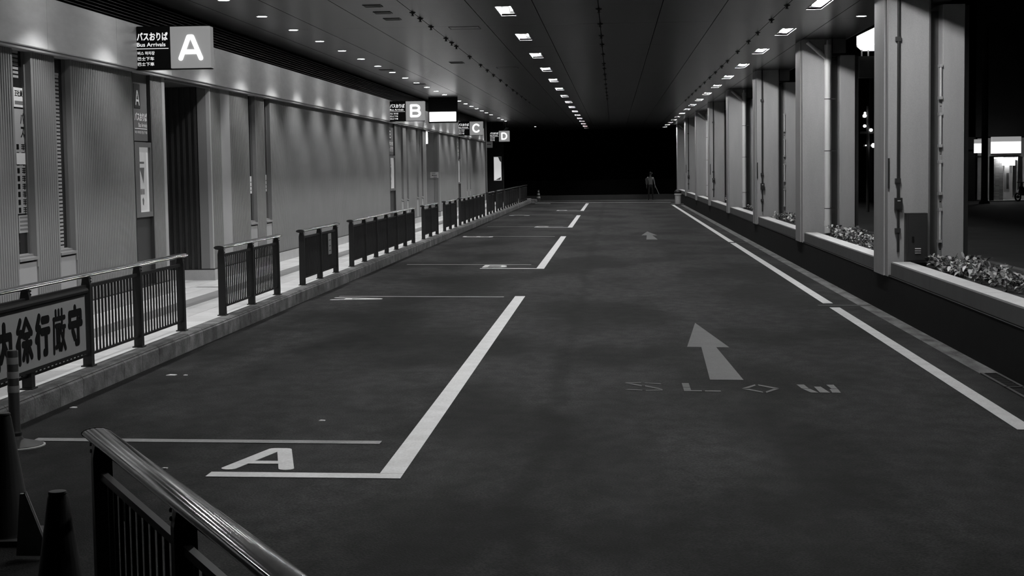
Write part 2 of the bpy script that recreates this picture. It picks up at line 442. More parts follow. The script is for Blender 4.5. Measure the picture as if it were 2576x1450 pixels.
# windows
for i, (a, c) in enumerate(wins):
    wr = struct(empty('window_%d' % (i+1), (0, 0, 0)), 'narrow recessed window slot in the ribbed wall')
    D = .10
    MB().box(XW-D-.02, XW-D, a, c, 1.12, 3.47).build('pane', 'glass', wr)
    MB().box(XW-D, XW-.001, c-.012, c+.03, 1.0, 3.5).box(XW-D, XW-.001, a-.03, a+.012, 1.0, 3.5).box(XW-D-.02, XW-.001, a, c, 3.47, 3.50).build('reveal', 'wall', wr)
    MB().box(XW-D, XW-D+.03, c-.05, c-.012, 1.13, 3.47).build('frame', 'panel_grey', wr)
    MB().prism([(XW-D, 1.16), (XW-D, 1.10), (XW+.012, 1.085), (XW+.012, 1.115), (XW-.045, 1.125), (XW-.045, 1.145)], 'y', a, c).build('window_sill', 'wall', wr)
    MB().box(XW-.06, XW-.012, a+.012, c-.012, ZB, 1.06).build('apron_panel', 'wall_smooth', wr)
    MB().box(XW-.09, XW-.06, a, c, ZB, 1.09).build('apron_shadow_gap', 'joint_black', wr)
# fascia
fas = struct(empty('trim_1'), 'pale metal fascia band above the wall')
fme = MB().prism([(XW+.085, 3.505), (XW+.092, 3.515), (XW+.09, 4.115), (XW-.02, 4.115), (XW-.02, 3.505)], 'y', .004, 2.606).mesh('fascia_panel', 'fascia')
y = 20.9-2.61*6
while y < 80: place('fascia_panel', fme, fas, (0, y, 0)); y += 2.61
MB().box(XW-.1, XW+.07, 5, 82, 3.468, 3.502).build('drip_edge', 'trim', fas)
# louvres above the fascia
lou = struct(empty('trim_2'), 'dark horizontal louvres between fascia and ceiling')
MB().box(XW-.16, XW-.12, 5, 82, 4.1, CZ).build('louvre_back', 'black', lou)
lme = MB().prism([(XW-.10, .012), (XW-.005, -.012), (XW-.005, -.004), (XW-.10, .02)], 'y', 5, 82).mesh('louvre_slat', 'louvre')
for k in range(8): place('louvre_slat', lme, lou, (0, 0, 4.185+k*.044))
MB().box(XW-1.2, XW-.165, 5, 82.5, 3.5, CZ+.3).build('upper_wall', 'wall_dark', wl)

# recessed information panels with the bay letter
def info_panel(a, c, ch, n):
    p = struct(empty('info_panel'), None); p['label'] = 'grey recessed wall panel lettered %s with bus arrivals text' % ch
    D = .05
    MB().box(XW-D-.03, XW-D, a, c, 2.52, 3.5).build('upper_board', 'panel_grey', p)
    MB().box(XW-D-.03, XW-D, a, c, ZB, 1.5).build('lower_board', 'panel_dark', p)
    MB().box(XW-D-.06, XW-D-.02, a, c, 1.4, 2.7).build('back_board', 'panel_dark', p)
    MB().box(XW-D, XW, a-.03, a, ZB, 3.5).box(XW-D, XW, c, c+.03, ZB, 3.5).build('side_return', 'panel_dark', p)
    w_ = c-a
    X = XW-D
    MB().box(X, X+.006, a+.24*w_, a+.58*w_, 2.98, 3.32).build('letter_plate', 'panel_dark', p)
    strokes('letter', 'white_letter', p, [[(q*.2*w_, r*.2) for q, r in pl] for pl in GLYPH[ch]], .028, (X+.006, a+.31*w_, 3.03), (0, 1, 0), (0, 0, 1), lift=.004, thick=.003)
    text('バスおりば', 'japanese_text', 'white_letter', p, (X, a+.25*w_, 2.80), (0, 1, 0), (0, 0, 1), .70*w_, .12)
    text('Bus Arrivals', 'english_text', 'white_letter', p, (X, a+.46*w_, 2.715), (0, 1, 0), (0, 0, 1), .49*w_, .06)
    MB().box(X, X+.004, a+.25*w_, a+.95*w_, 2.686, 2.698).build('rule', 'white_letter', p)
    text('버스 하차장', 'korean_text', 'white_letter', p, (X, a+.25*w_, 2.62), (0, 1, 0), (0, 0, 1), .33*w_, .042)
    text('巴士下車', 'chinese_text', 'white_letter', p, (X, a+.62*w_, 2.62), (0, 1, 0), (0, 0, 1), .33*w_, .042)
    # poster case
    q = empty('poster_case', (XW-D, a+.02, 1.44)); tag(q, 'tall glazed poster case under the letter %s panel' % ch, 'poster case', 'poster cases on the wall')
    ww = w_-.04
    MB().box(0, .05, 0, ww, 0, .07).box(0, .05, 0, ww, .99, 1.06).box(0, .05, 0, .2, .07, .99).box(0, .05, ww-.05, ww, .07, .99).build('case_frame', 'panel_grey', q)
    MB().box(0, .012, .2, ww-.05, .07, .99).build('lit_back', 'poster_lit', q)
    MB().box(.013, .016, .22, ww*.80, .1, .92).build('poster', 'paper', q)
    pr = MB()
    pr.poly([(.018, .30, .70), (.018, .52, .70), (.018, .47, .48)]); pr.poly([(.018, .28, .76), (.018, .52, .76), (.018, .52, .785), (.018, .28, .785)])
    pr.poly([(.018, .40, .18), (.018, .45, .16), (.018, .47, .24), (.018, .43, .28), (.018, .39, .25)])
    for k in range(5): pr.poly([(.018, .27+.05*k, .32), (.018, .30+.05*k, .32), (.018, .30+.05*k, .40), (.018, .27+.05*k, .40)])
    pr.build('poster_print', 'ink_grey', q)
for n, (a, c) in enumerate(panels): info_panel(a, c, 'ABC'[n], n)

# doorways
def doorway(n, a, c, deep, wall_m, lab, ribs=True):
    d = struct(empty('door_%d' % n), lab)
    # far reveal facing the camera: corner trim, ribbed return, plinth
    MB().box(XW-.20, XW-.055, c, c+.05, ZB, 3.47).build('corner_return', 'wall', d)
    nr = int((deep-.2)/.098); mb = MB()
    for k in range(nr):
        x1 = XW-.2-k*.098; x0 = x1-.098
        mb.box(x0, x1, c+.03, c+.05, ZB, 3.47); (mb.box(x0+.035, x1-.02, c-.005, c+.03, ZB, 3.47) if ribs else None)
    mb.build('ribbed_return', wall_m, d)
    MB().box(XW-deep, XW+.025, c-.012, c+.1, sz(XW)-.05, ZB-.014).build('return_plinth', 'plinth', d)
    MB().box(XW-deep, XW+.02, c-.004, c+.1, ZB-.014, ZB+.006).build('return_joint', 'joint_black', d)
    MB().box(XW-deep-.05, XW-deep, a-.2, c+.1, .2, 3.6).build('back_wall', 'wall_dark', d)
    MB().box(XW-deep, XW-.03, a-.06, a-.03, .2, 3.5).build('near_return', 'wall_dark', d)
    MB().box(XW-deep, XW+.0, a-.06, c+.05, 3.47, 3.52).build('lintel', 'wall_dark', d)
    MB().box(XW-.06, XW+.03, a, c, 3.44, 3.475).build('door_head_rail', 'panel_grey', d)
    return d
doorway(1, 23.39, 26.0, 1.9, 'panel_dark', 'tall dark doorway recess under the letter A sign')
d2 = doorway(2, 56.4, 60.7, 1.6, 'wall_smooth', 'brightly lit doorway recess beyond the letter B sign', False)
lp = empty('doorway_lamp', (-6.88, 58.6, 3.02)); tag(lp, 'bright tube lamp hanging inside the far doorway', 'lamp')
MB().tube((0, .12, .42), (0, .12, .46), .012, 8).build('stem', 'fixture', lp)
MB().tube((0, .12, 0), (0, .12, .42), .03, 10).build('tube', emit('doorway_tube', 14.0) and 'doorway_tube', lp)
nb = empty('arrow_notice', (-7.003, 60.69, 1.741)); tag(nb, 'white notice with a left arrow on the lit doorway wall', 'notice')
MB().box(0, .317, -.012, 0, 0, .225).build('board', 'paper', nb)
MB().poly([(.05, -.015, .10), (.09, -.015, .125), (.09, -.015, .11), (.26, -.015, .11), (.26, -.015, .09), (.09, -.015, .09), (.09, -.015, .075)]).box(.12, .26, -.0145, -.012, .03, .045).box(.06, .2, -.0145, -.012, .17, .182).build('arrow_print', 'ink', nb)

# notices behind the first windows
def sheet(name, lab, y, z, w_, h, m, cat='notice', x=XW-.096, grp=None):
    q = empty(name, (x, y, z)); tag(q, lab, cat, grp)
    MB().box(0, .003, 0, w_, 0, h).build('sheet', m, q); return q
q = sheet('paper_notice', 'white job notice headed with three characters in the nearest window', 17.645, 2.83, .30, .22, 'paper')
text('正社員', 'print', 'ink', q, (.003, .03, .12), (0, 1, 0), (0, 0, 1), .24, .075, lift=.002)
MB().box(.003, .005, .03, .29, .03, .07).build('print_block', 'ink_grey', q)
q = sheet('window_banner', 'tall grey banner with dark vertical characters in the nearest window', 17.645, 1.62, .30, 1.19, 'paper_mid')
text('バ', 'print', 'ink', q, (.003, .17, 1.02), (0, 1, 0), (0, 0, 1), .12, .13, lift=.002); text('ス', 'print', 'ink', q, (.003, .17, .86), (0, 1, 0), (0, 0, 1), .12, .13, lift=.002)
mb = MB()
for k in range(9):
    z = .78-k*.09
    for j in range(3): mb.box(.003, .005, .175, .30, z-.022*j, z-.022*j+.009)
    mb.box(.003, .005, .225, .245, z-.06, z+.012); mb.box(.003, .005, .03, .10, z-.05, z+.01)
tag(mb.build('vertical_print', 'ink', q), kind='stuff')
q = sheet('paper_notice', 'small bright white sheet over the window banner', 17.65, 2.18, .30, .13, 'paper', x=XW-.090)
q = sheet('paper_notice', 'pale printed sheet low in the nearest window', 17.65, 1.40, .30, .2, 'paper_mid', x=XW-.090)
mb = MB()
for k in range(4): mb.box(.003, .005, .03, .3, .03+.045*k, .05+.045*k)
mb.build('print_lines', 'ink_grey', q)
for n, (a, c) in enumerate(((17.39, 17.97), (18.73, 19.305))):
    bl = empty('window_blind', (XW-.098, a+.265, 1.16)); tag(bl, ['slatted blind high behind the nearest window', 'slatted blind down the left of the second window'][n], 'blind')
    mb = MB(); z0, z1 = ((2.0, 2.28), (.0, 2.1))[n]; z = z0
    while z < z1: mb.box(0, .004, 0, .16 if n == 0 else .13, z, z+.028); z += .046
    tag(mb.build('slats', 'paper_mid', bl), kind='stuff')
    MB().box(0, .008, 0, .16 if n == 0 else .13, z1, z1+.03).build('head_rail', 'trim', bl)
for n, (a, zz) in enumerate(((29.24, 1.66), (30.56, 1.68))):
    q = sheet('paper_notice', ['white sheet low in the window just past the pale pilaster', 'white sheet low in the window nearest the long plain wall'][n], a, zz, .14 if n == 0 else .10, .32, 'poster_lit')  # sheets glow faintly: light on the paper put into the material
    MB().box(.003, .005, .02, .09, .05, .07).box(.003, .005, .02, .09, .12, .14).box(.003, .005, .02, .09, .2, .22).build('print_lines', 'ink_grey', q)['kind'] = 'stuff'

# end of the building
MB().box(-6.9, -5.95, 86.1, 86.4, .2, CZ).build('wall_end', 'wall_black'); struct(bpy.data.objects['wall_end'], 'dark pier behind the far lit poster')
MB().box(-9, -6.6, 82.5, 83.2, .1, CZ).box(-9, -6.9, 83.2, 98, .1, CZ).build('wall_far_left', 'wall_dark'); struct(bpy.data.objects['wall_far_left'], 'dark end of the building wall')
q = empty('lit_poster', (-6.48, 86.08, 1.41)); tag(q, 'glowing upright poster case beneath the letter D sign', 'poster case')
MB().box(0, .43, -.02, 0, 0, 1.31).build('case', 'trim', q)
MB().box(.02, .41, -.026, -.02, .03, 1.28).build('lit_print', emit('poster_far', .45) and 'poster_far', q)
MB().poly([(.25, -.028, 1.28), (.41, -.028, 1.28), (.41, -.028, 1.0), (.33, -.028, 1.08)]).build('dark_print', 'ink_grey', q)
MB().poly([(.1, -.028, .05), (.36, -.028, .05), (.39, -.028, .2), (.25, -.028, .13)]).build('dark_print', 'ink_grey', q)
q = empty('wall_plate', (-6.63, 83.0, 3.16)); tag(q, 'small grey projecting plate left of the letter D sign', 'sign')
MB().box(0, .34, -.03, 0, 0, .31).build('plate', 'trim', q); MB().box(.06, .27, -.034, -.03, .16, .19).build('print', 'ink', q)

# ================================================================== BAY SIGNS
for ch, Y in (('A', 21.79), ('B', 46.77), ('C', 67.65), ('D', 84.97)):
    s_ = empty('bay_sign', (-6.6, Y, 3.50)); tag(s_, 'lit projecting bus arrivals sign with the letter %s' % ch, 'sign', 'lit bay signs over the pavement')
    T = .16
    MB().box(0, .512, 0, T, 0, .575).build('text_board', 'black', s_)
    MB().prism([(.512, .004), (1.06, .004), (1.075, .012), (1.075, .565), (1.06, .572), (.512, .572)], 'y', 0.0, T).build('letter_box', 'sign_panel', s_)
    MB().box(-.05, 1.07, .02, T-.02, -.012, .0).box(-.05, 1.07, .02, T-.02, .573, .585).box(-.05, 0, .02, T-.02, 0, .575).build('frame', 'black', s_)
    if ch == 'D': [MB().tube((hx, .08, .58), (hx, .08, 1.04), .02, 8).build('hanger', 'black', s_) for hx in (.1, .95)]
    w_, h_ = (.30, .315)
    strokes('letter', 'sign_letter', s_, [[(a*w_, c*h_) for a, c in pl] for pl in GLYPH[ch]], .062, (.645, -.002, .135), (1, 0, 0), (0, 0, 1), lift=.008, thick=.008)
    text('バスおりば', 'japanese_text', 'sign_text', s_, (.045, 0, .385), (1, 0, 0), (0, 0, 1), .435, .115)
    text('Bus Arrivals', 'english_text', 'sign_text', s_, (.045, 0, .305), (1, 0, 0), (0, 0, 1), .40, .055)
    MB().box(.04, .485, -.005, 0, .272, .280).build('rule', 'sign_text', s_)
    text('버스 하차장', 'korean_text', 'sign_text', s_, (.05, 0, .19), (1, 0, 0), (0, 0, 1), .24, .05)
    text('巴士下车', 'chinese_text', 'sign_text', s_, (.05, 0, .115), (1, 0, 0), (0, 0, 1), .23, .05)
    text('巴士下車', 'chinese_text', 'sign_text', s_, (.05, 0, .04), (1, 0, 0), (0, 0, 1), .23, .05)
s_ = empty('hanging_sign', (-6.37, 55.0, 3.67)); tag(s_, 'hanging black sign with a bright white lower panel and left arrow', 'sign')
MB().box(0, 1.0, 0, .2, 0, .04).box(0, 1.0, .012, .2, .04, .87).box(0, .02, 0, .012, .04, .40).build('housing', 'black', s_)
MB().box(.03, .955, -.004, .012, .045, .375).build('lit_panel', 'sign_white', s_)
MB().poly([(.07, -.006, .17), (.11, -.006, .20), (.115, -.006, .195), (.09, -.006, .174), (.18, -.006, .174), (.18, -.006, .166), (.09, -.006, .166), (.115, -.006, .145), (.11, -.006, .14)]).build('arrow_print', 'ink_grey', s_)

# ================================================================== CEILING
ceil = struct(empty('ceiling'), 'dark metal panel ceiling over the bus lane')
seams = [-6.85, -6.09, -5.11, -4.13, -3.15, -2.17, -1.19, -.21, .77, 1.75, 2.73, 3.78, 4.66]
TX = {-1.675: None, 3.235: None}          # trough rows
TW, TL = .235, 1.5
tro = {}
rowY = [25.35+5.03*k for k in range(-4, 16)]
def panel_pieces(x0, x1, y0, y1):
    """one ceiling panel with openings left for the troughs"""
    mb = MB(); holes = []
    for tx in TX:
        for ty in rowY:
            hx0, hx1, hy0, hy1 = tx-TW/2, tx+TW/2, ty-TL/2, ty+TL/2
            if hx0 >= x0-1e-6 and hx1 <= x1+1e-6 and hy1 > y0 and hy0 < y1: holes.append((hx0, hx1, max(hy0, y0), min(hy1, y1)))
    if not holes:
        mb.box(x0, x1, y0, y1, CZ, CZ+.03); return mb
    hx0, hx1 = holes[0][0], holes[0][1]
    mb.box(x0, hx0, y0, y1, CZ, CZ+.03); mb.box(hx1, x1, y0, y1, CZ, CZ+.03)
    ys = y0
    for h in sorted(holes, key=lambda q: q[2]):
        if h[2]-ys > .01: mb.box(hx0, hx1, ys, h[2], CZ, CZ+.03)
        ys = h[3]
    if y1-ys > .01: mb.box(hx0, hx1, ys, y1, CZ, CZ+.03)
    return mb
g = .006
for x0, x1 in zip(seams[:-1], seams[1:]):
    for k in range(-5, 15):
        y0 = 25.35+2.515+5.03*k; y1 = y0+5.03
        panel_pieces(x0+g, x1-g, y0+g, y1-g).build('ceiling_panel', 'ceiling', ceil)
MB().box(-7.2, 4.66, -2, 104, CZ+.25, CZ+.4).build('roof_slab', 'ceiling_gap', ceil)
MB().box(-7.2, 4.66, 103.4, 103.7, CZ-.05, CZ+.3).build('ceiling_end', 'ceiling_gap', ceil)
MB().box(4.66, 4.70, -2, 104, CZ, CZ+.5).build('roof_edge_beam', 'concrete_dim', ceil)

# fluorescent troughs
tme = {}
tb = MB(); D = .125
tb.quad((-TW/2, -TL/2, D), (-TW/2, TL/2, D), (TW/2, TL/2, D), (TW/2, -TL/2, D))
for a, b_, c, d in (((-TW/2, -TL/2), (-TW/2, TL/2), 0, 0), ((TW/2, TL/2), (TW/2, -TL/2), 0, 0), ((-TW/2, TL/2), (TW/2, TL/2), 0, 0), ((TW/2, -TL/2), (-TW/2, -TL/2), 0, 0)):
    tb.quad((*a, 0), (*b_, 0), (*b_, D), (*a, D))
tme['housing'] = tb.mesh('housing', 'trough_lining')
tme['rim'] = MB().box(-TW/2-.012, TW/2+.012, -TL/2-.012, -TL/2, -.006, 0).box(-TW/2-.012, TW/2+.012, TL/2, TL/2+.012, -.006, 0).box(-TW/2-.012, -TW/2, -TL/2, TL/2, -.006, 0).box(TW/2, TW/2+.012, -TL/2, TL/2, -.006, 0).mesh('rim', 'fixture')
tme['tube'] = MB().tube((.05, -.66, .093), (.05, .66, .093), .0095, 8).mesh('tube', 'lamp_tube')
tme['tube_right'] = MB().tube((-.02, -.66, .062), (-.02, .66, .062), .0095, 8).mesh('tube', 'lamp_tube')
tme['cap_right'] = MB().box(-.04, 0, -.02, .02, .04, .125).mesh('tube_holder', 'fixture')
tme['cap'] = MB().box(.03, .07, -.02, .02, .06, .125).mesh('tube_holder', 'fixture')
seen0 = 24.0
for tx, rn in ((-1.675, 'left'), (3.235, 'right')):
    k = 0; pre = 0
    for ty in rowY:
        if ty < 8 or ty > 101: continue
        o = empty('ceiling_light', (tx, ty, CZ))
        if ty > seen0:
            k += 1; lab = 'recessed fluorescent ceiling light, %s from the front in the %s row' % (ordw(k), rn)
        else:
            pre += 1; lab = 'recessed fluorescent ceiling light of the %s row, %s above the camera end' % (rn, ordw(pre))
        tag(o, lab, 'ceiling light', 'fluorescent ceiling lights in two rows')
        place('housing', tme['housing'], o); place('rim', tme['rim'], o); sfx = '' if rn == 'left' else '_right'
        place('tube', tme['tube'+sfx], o); place('tube_holder', tme['cap'+sfx], o, (0, -.68, 0)); place('tube_holder', tme['cap'+sfx], o, (0, .68, 0))

# round downlights
dme = {'ring': MB().lathe([(.075, 0), (.095, -.004), (.098, 0.0), (.098, .003), (.075, .003)], 24).mesh('ring', 'fixture', .5),
       'lens': MB().lathe([(.076, .004), (.076, -.001), (.04, -.003)], 24).mesh('lens', 'lamp_disc', .6)}
sl = bpy.data.lights.new('downlight_lamp', 'SPOT'); sl.energy = SPOT; sl.spot_size = math.radians(105); sl.spot_blend = .55; sl.shadow_soft_size = .05
def downlight(x, y, lab, grp='round downlights over the pavement', en=True):
    o = empty('downlight', (x, y, CZ)); tag(o, lab, 'downlight', grp)
    place('ring', dme['ring'], o); place('lens', dme['lens'], o)
    if en:
        l = bpy.data.objects.new('lamp', sl); COL.objects.link(l); l.parent = o; l.location = (0, 0, -.05)
k = 0; pre = 0
for n in range(-4, 25):
    y = 22.92+2.513*n
    if n == 21: continue
    if n >= 0: k += 1; lab = 'round ceiling downlight over the pavement, %s from the front' % ordw(k)
    else: pre += 1; lab = 'round ceiling downlight over the pavement, %s above the camera end' % ordw(pre)
    downlight(-5.60, y, lab)
downlight(4.21, 27.5, 'lone round ceiling downlight between the first two columns', None)
downlight(-4.66, 95.6, 'lone round ceiling downlight at the far end', None, False)

# sprinkler heads along three seams
sme = MB().lathe([(.05, 0), (.05, -.01), (.02, -.018), (.012, -.045), (.028, -.05), (.028, -.056), (.01, -.06)], 12).mesh('head', 'vent')
for x, rn, ys in ((-3.15, 'left', [25.25, 26.26, 27.82, 30.3, 31.36, 32.3, 35.3, 38.2, 40.2, 42.3, 44.9, 47.4, 50.4, 52.6, 55.2, 57.8, 60.3]),
                  (-.21, 'middle', [25.32, 27.92, 30.4, 32.5, 35.36, 38.5, 40.4, 42.9, 45.4, 48, 50.5, 53, 55.5, 58]),
                  (2.73, 'right', [25.36, 27.8, 30.4, 32.5, 35.3, 38.4, 40.4, 42.9, 45.4, 48, 50.5, 53, 55.5, 58, 60.5])):
    for i, y in enumerate(ys):
        tag(place('sprinkler_head', sme, None, (x, y, CZ)), 'small dark sprinkler head on the %s ceiling seam, %s from the front' % (rn, ordw(i+1)), 'sprinkler', 'sprinkler heads along the ceiling seams')
# vents and hatches
def vent(x0, x1, y0, y1, lab):
    o = empty('ceiling_vent', (x0, y0, CZ)); tag(o, lab, 'vent', 'dark ceiling vents')
    a, b_ = x1-x0, y1-y0
    MB().box(0, a, 0, b_, -.004, 0).build('opening', 'vent', o)
    MB().box(-.012, 0, -.012, b_+.012, -.01, 0).box(a, a+.012, -.012, b_+.012, -.01, 0).box(0, a, -.012, 0, -.01, 0).box(0, a, b_, b_+.012, -.01, 0).build('frame', 'ceiling', o)
for i, y in enumerate((24.0, 25.05, 26.15)): vent(-3.74, -3.49, y, y+.28, 'small dark ceiling vent, %s of the three near the top edge' % ordw(i+1))
vent(-3.78, -3.48, 37.0, 37.5, 'lone dark ceiling vent between the downlights and sprinkler seam')
vent(-5.75, -5.45, 39.25, 39.6, 'dark ceiling vent beside the seventh downlight'); vent(-5.75, -5.44, 46.0, 46.4, 'dark ceiling vent beside the tenth downlight')
for i, (x0, x1, y0, y1) in enumerate(((-2.85, -2.34, 27.97, 28.45), (-2.84, -2.34, 39.2, 39.7), (0.0, .62, 68.4, 69.0))):
    o = empty('ceiling_hatch', (x0, y0, CZ)); tag(o, 'thin outlined ceiling access hatch, %s from the front' % ordw(i+1), 'hatch', 'ceiling access hatches')
    a, b_ = x1-x0, y1-y0
    MB().box(0, a, 0, b_, -.002, 0).build('cover', 'ceiling', o)
    MB().box(-.015, .0, -.015, b_+.015, -.004, 0).box(a, a+.015, -.015, b_+.015, -.004, 0).box(0, a, -.015, 0, -.004, 0).box(0, a, b_, b_+.015, -.004, 0).build('rim', 'vent', o)
o = empty('ceiling_fixture', (-6.2, 92.0, CZ)); tag(o, 'small white lamp fixture under the far ceiling corner', 'camera')  # far lamp fixture, built as a plain white body with no lamp inside
MB().tube((0, 0, 0), (0, 0, -.12), .02, 8).build('stem', 'fixture', o); MB().prism([(-.12, -.26), (.12, -.22), (.14, -.12), (.05, -.1)], 'y', -.1, .2).build('body', 'paper', o)

# ================================================================== GUARD FENCES
def oval(hw, hh, n=16): return [(hw*math.cos(2*PI*k/n), hh*math.sin(2*PI*k/n)) for k in range(n)]
post_me = MB().prism([(-.042, 0), (.042, 0), (.042, .77), (.028, .845), (-.028, .845), (-.042, .77)], 'y', -.042, .042)
# narrow the head of the post in the fence direction as well
post_me.v = [(x, y*(1.0 if z < .75 else .62), z) for x, y, z in post_me.v]
post_me = post_me.mesh('post', 'fence')
bal_me = MB().box(-.008, .008, -.007, .007, .115, .755).mesh('baluster', 'fence')
foot_me = MB().box(-.055, .055, -.065, .065, 0, .012).mesh('base_plate', 'fence')
bolt_me = MB().lathe([(.009, 0), (.009, .006), (.004, .009)], 8).mesh('bolt', 'steel_worn')
def fence(posts, lab, detail=True, loc=None, rotz=0.0, rail_over=.11, mat_rail='steel', drop=0.0, n=15):
    y0 = posts[0]
    o = empty('guard_fence', loc or (XF, y0, sz(XF)), rotz); tag(o, lab, 'fence', 'dark guard fences with steel handrails')
    P = [p-y0 for p in posts]; L = P[-1]
    for p in P:
        q = place('post', post_me, o, (0, p, 0)); place('base_plate', foot_me, q)
        if detail:
            for zz in (.80, .83):
                bq = place('bolt', bolt_me, q, (.042, 0, zz)); bq.rotation_euler[1] = PI/2
    r = MB(); r.prism(oval(.065, .024), 'y', -rail_over, L+rail_over); r.build('handrail', mat_rail, o, (0, 0, .862), smooth=.6)
    e = MB(); e.prism(oval(.067, .026), 'y', -rail_over-.008, -rail_over); e.prism(oval(.067, .026), 'y', L+rail_over, L+rail_over+.008); e.build('end_cap', 'fence', o, (0, 0, .862))
    for a, c in zip(P[:-1], P[1:]):
        MB().box(-.016, .016, a+.045, c-.045, .740-drop, .772-drop).build('top_bar', 'fence', o)
        MB().box(-.014, .014, a+.045, c-.045, .100-drop, .122-drop).build('bottom_bar', 'fence', o)
        far = MB()
        for k in range(1, n):
            yy = a+.045+(c-a-.09)*k/n
            if detail: place('baluster', bal_me, o, (0, yy, -drop))
            else: far.box(-.008, .008, yy-.007, yy+.007, .115, .755)
        if not detail: tag(far.build('balusters', 'fence', o), kind='stuff')
    return o
def lin(a, c, n): return [a+(c-a)*k/n for k in range(n+1)]
f1 = fence([9.95, 11.5, 13.05, 14.6, 16.2, 17.85], 'guard fence carrying the white slow driving banner nearest the camera')
f2 = fence([19.76, 21.38, 23.03], 'two-bay guard fence in front of the dark doorway')
f3 = fence([24.95, 26.45, 28.0], 'two-bay guard fence with a notice tag, just past the doorway')
f4 = fence(lin(29.72, 39.0, 6), 'long six-bay guard fence beside the plain wall, nearer of the two')
f5 = fence(lin(41.1, 44.3, 2), 'two-bay guard fence in front of the letter B panel', False)
f6 = fence(lin(46.3, 49.6, 2), 'two-bay guard fence directly after the one before panel B', False)
f7 = fence(lin(51.0, 60.5, 6), 'long six-bay guard fence beside the lit doorway, farther of the two', False)
f8 = fence(lin(62.3, 65.5, 2), 'two-bay guard fence left of the first gap before sign C', False)
f9 = fence(lin(67.2, 70.5, 2), 'two-bay guard fence under the letter C sign', False)
f10 = fence(lin(72.0, 81.8, 6), 'dim six-bay guard fence under the letter D sign', False)
f11 = fence(lin(83.6, 90.0, 4), 'last dim guard fence at the end of the kerb', False)
# foreground fence, on the road corner
gx, gy = -2.345, 6.97
dirv = Vector((-.99+2.345, 4.49-6.97)).normalized()
ff = fence(lin(0, 4.65, 3), 'close guard fence with shiny handrail at the lower left corner', True, (gx+dirv.x*.13, gy+dirv.y*.13, rz(gx)), math.atan2(-dirv.x, dirv.y), mat_rail='steel_worn', drop=.065, n=12)
for yy in (.42, .87): MB().box(-.012, -.006, yy-.018, yy+.018, .565, .655).build('reflector', 'paper', ff)
# tag on third fence
q = empty('notice_tag', (XF+.03, 27.25, .62)); tag(q, 'white paper notice tied to the fence past the doorway', 'notice')
MB().box(0, .006, -.14, .14, 0, .36).build('sheet', 'banner', q); MB().box(.006, .008, -.08, .08, .06, .07).box(.006, .008, -.08, .08, .14, .15).box(.006, .008, -.08, .08, .24, .25).build('print_lines', 'ink', q)
# banner on first fence
bn = empty('fence_banner', (XF+.046, 11.18, .43)); tag(bn, 'pale banner with large black characters hung on the nearest fence', 'banner')
MB().box(0, .008, 0, 3.2, 0, .525).build('board', 'banner', bn)
MB().tube((.012, -.02, .55), (.012, 3.21, .55), .034, 10).build('top_roll', 'black', bn, smooth=.6)
MB().box(-.01, .014, 0, 3.2, -.03, 0.0).build('hem', 'black', bn)
KANJI = {
 '内': (.070, [[(.1, 0), (.1, .72), (.9, .72), (.9, .06), (.78, .06)], [(.5, 1), (.5, .72)], [(.5, .72), (.45, .45), (.26, .18)], [(.5, .52), (.74, .2)]]),
 '徐': (.058, [[(.28, 1), (.1, .76)], [(.3, .72), (.05, .42)], [(.19, .52), (.19, 0)], [(.65, 1), (.38, .66)], [(.65, 1), (.97, .66)], [(.5, .62), (.82, .62)], [(.42, .42), (.92, .42)], [(.67, .62), (.67, .02)], [(.53, .28), (.42, .08)], [(.82, .28), (.95, .08)]]),
 '行': (.070, [[(.28, 1), (.1, .74)], [(.3, .70), (.05, .42)], [(.19, .52), (.19, 0)], [(.52, .9), (.94, .9)], [(.46, .6), (.98, .6)], [(.76, .6), (.76, .05), (.62, .05)]]),
 '厳': (.042, [[(.3, 1), (.3, .9)], [(.52, 1), (.52, .9)], [(.75, 1), (.75, .9)], [(.12, .81), (.95, .81)], [(.14, .8), (.1, 0)], [(.28, .64), (.58, .64)], [(.35, .62), (.35, .12)], [(.51, .62), (.51, .04)], [(.35, .46), (.5, .46)], [(.35, .3), (.5, .3)], [(.26, .12), (.58, .16)], [(.73, .7), (.63, .46)], [(.69, .58), (.95, .58)], [(.88, .58), (.8, .3), (.63, .03)], [(.71, .4), (.95, .03)]]),
 '守': (.068, [[(.5, 1), (.5, .86)], [(.08, .66), (.08, .86), (.92, .86), (.92, .70)], [(.04, .56), (.97, .56)], [(.7, .68), (.7, .05), (.54, .05)], [(.28, .40), (.42, .2)]]),
}
for ch, a, c in (('守', 14.015, 14.43), ('厳', 13.60, 13.985), ('行', 13.19, 13.585), ('徐', 12.755, 13.17), ('内', 12.33, 12.73)):
    wd, pl_ = KANJI[ch]; w_ = c-a-wd-.005; h_ = .40-wd
    strokes('character', 'ink', bn, [[(p*w_, q*h_) for p, q in pl] for pl in pl_], wd, (.008, a-11.3+wd/2, .05+wd/2), (0, 1, 0), (0, 0, 1), lift=.003, thick=.003)
text('構', 'character', 'ink', bn, (.008, .62, .055), (0, 1, 0), (0, 0, 1), .38, .38, lift=.003)

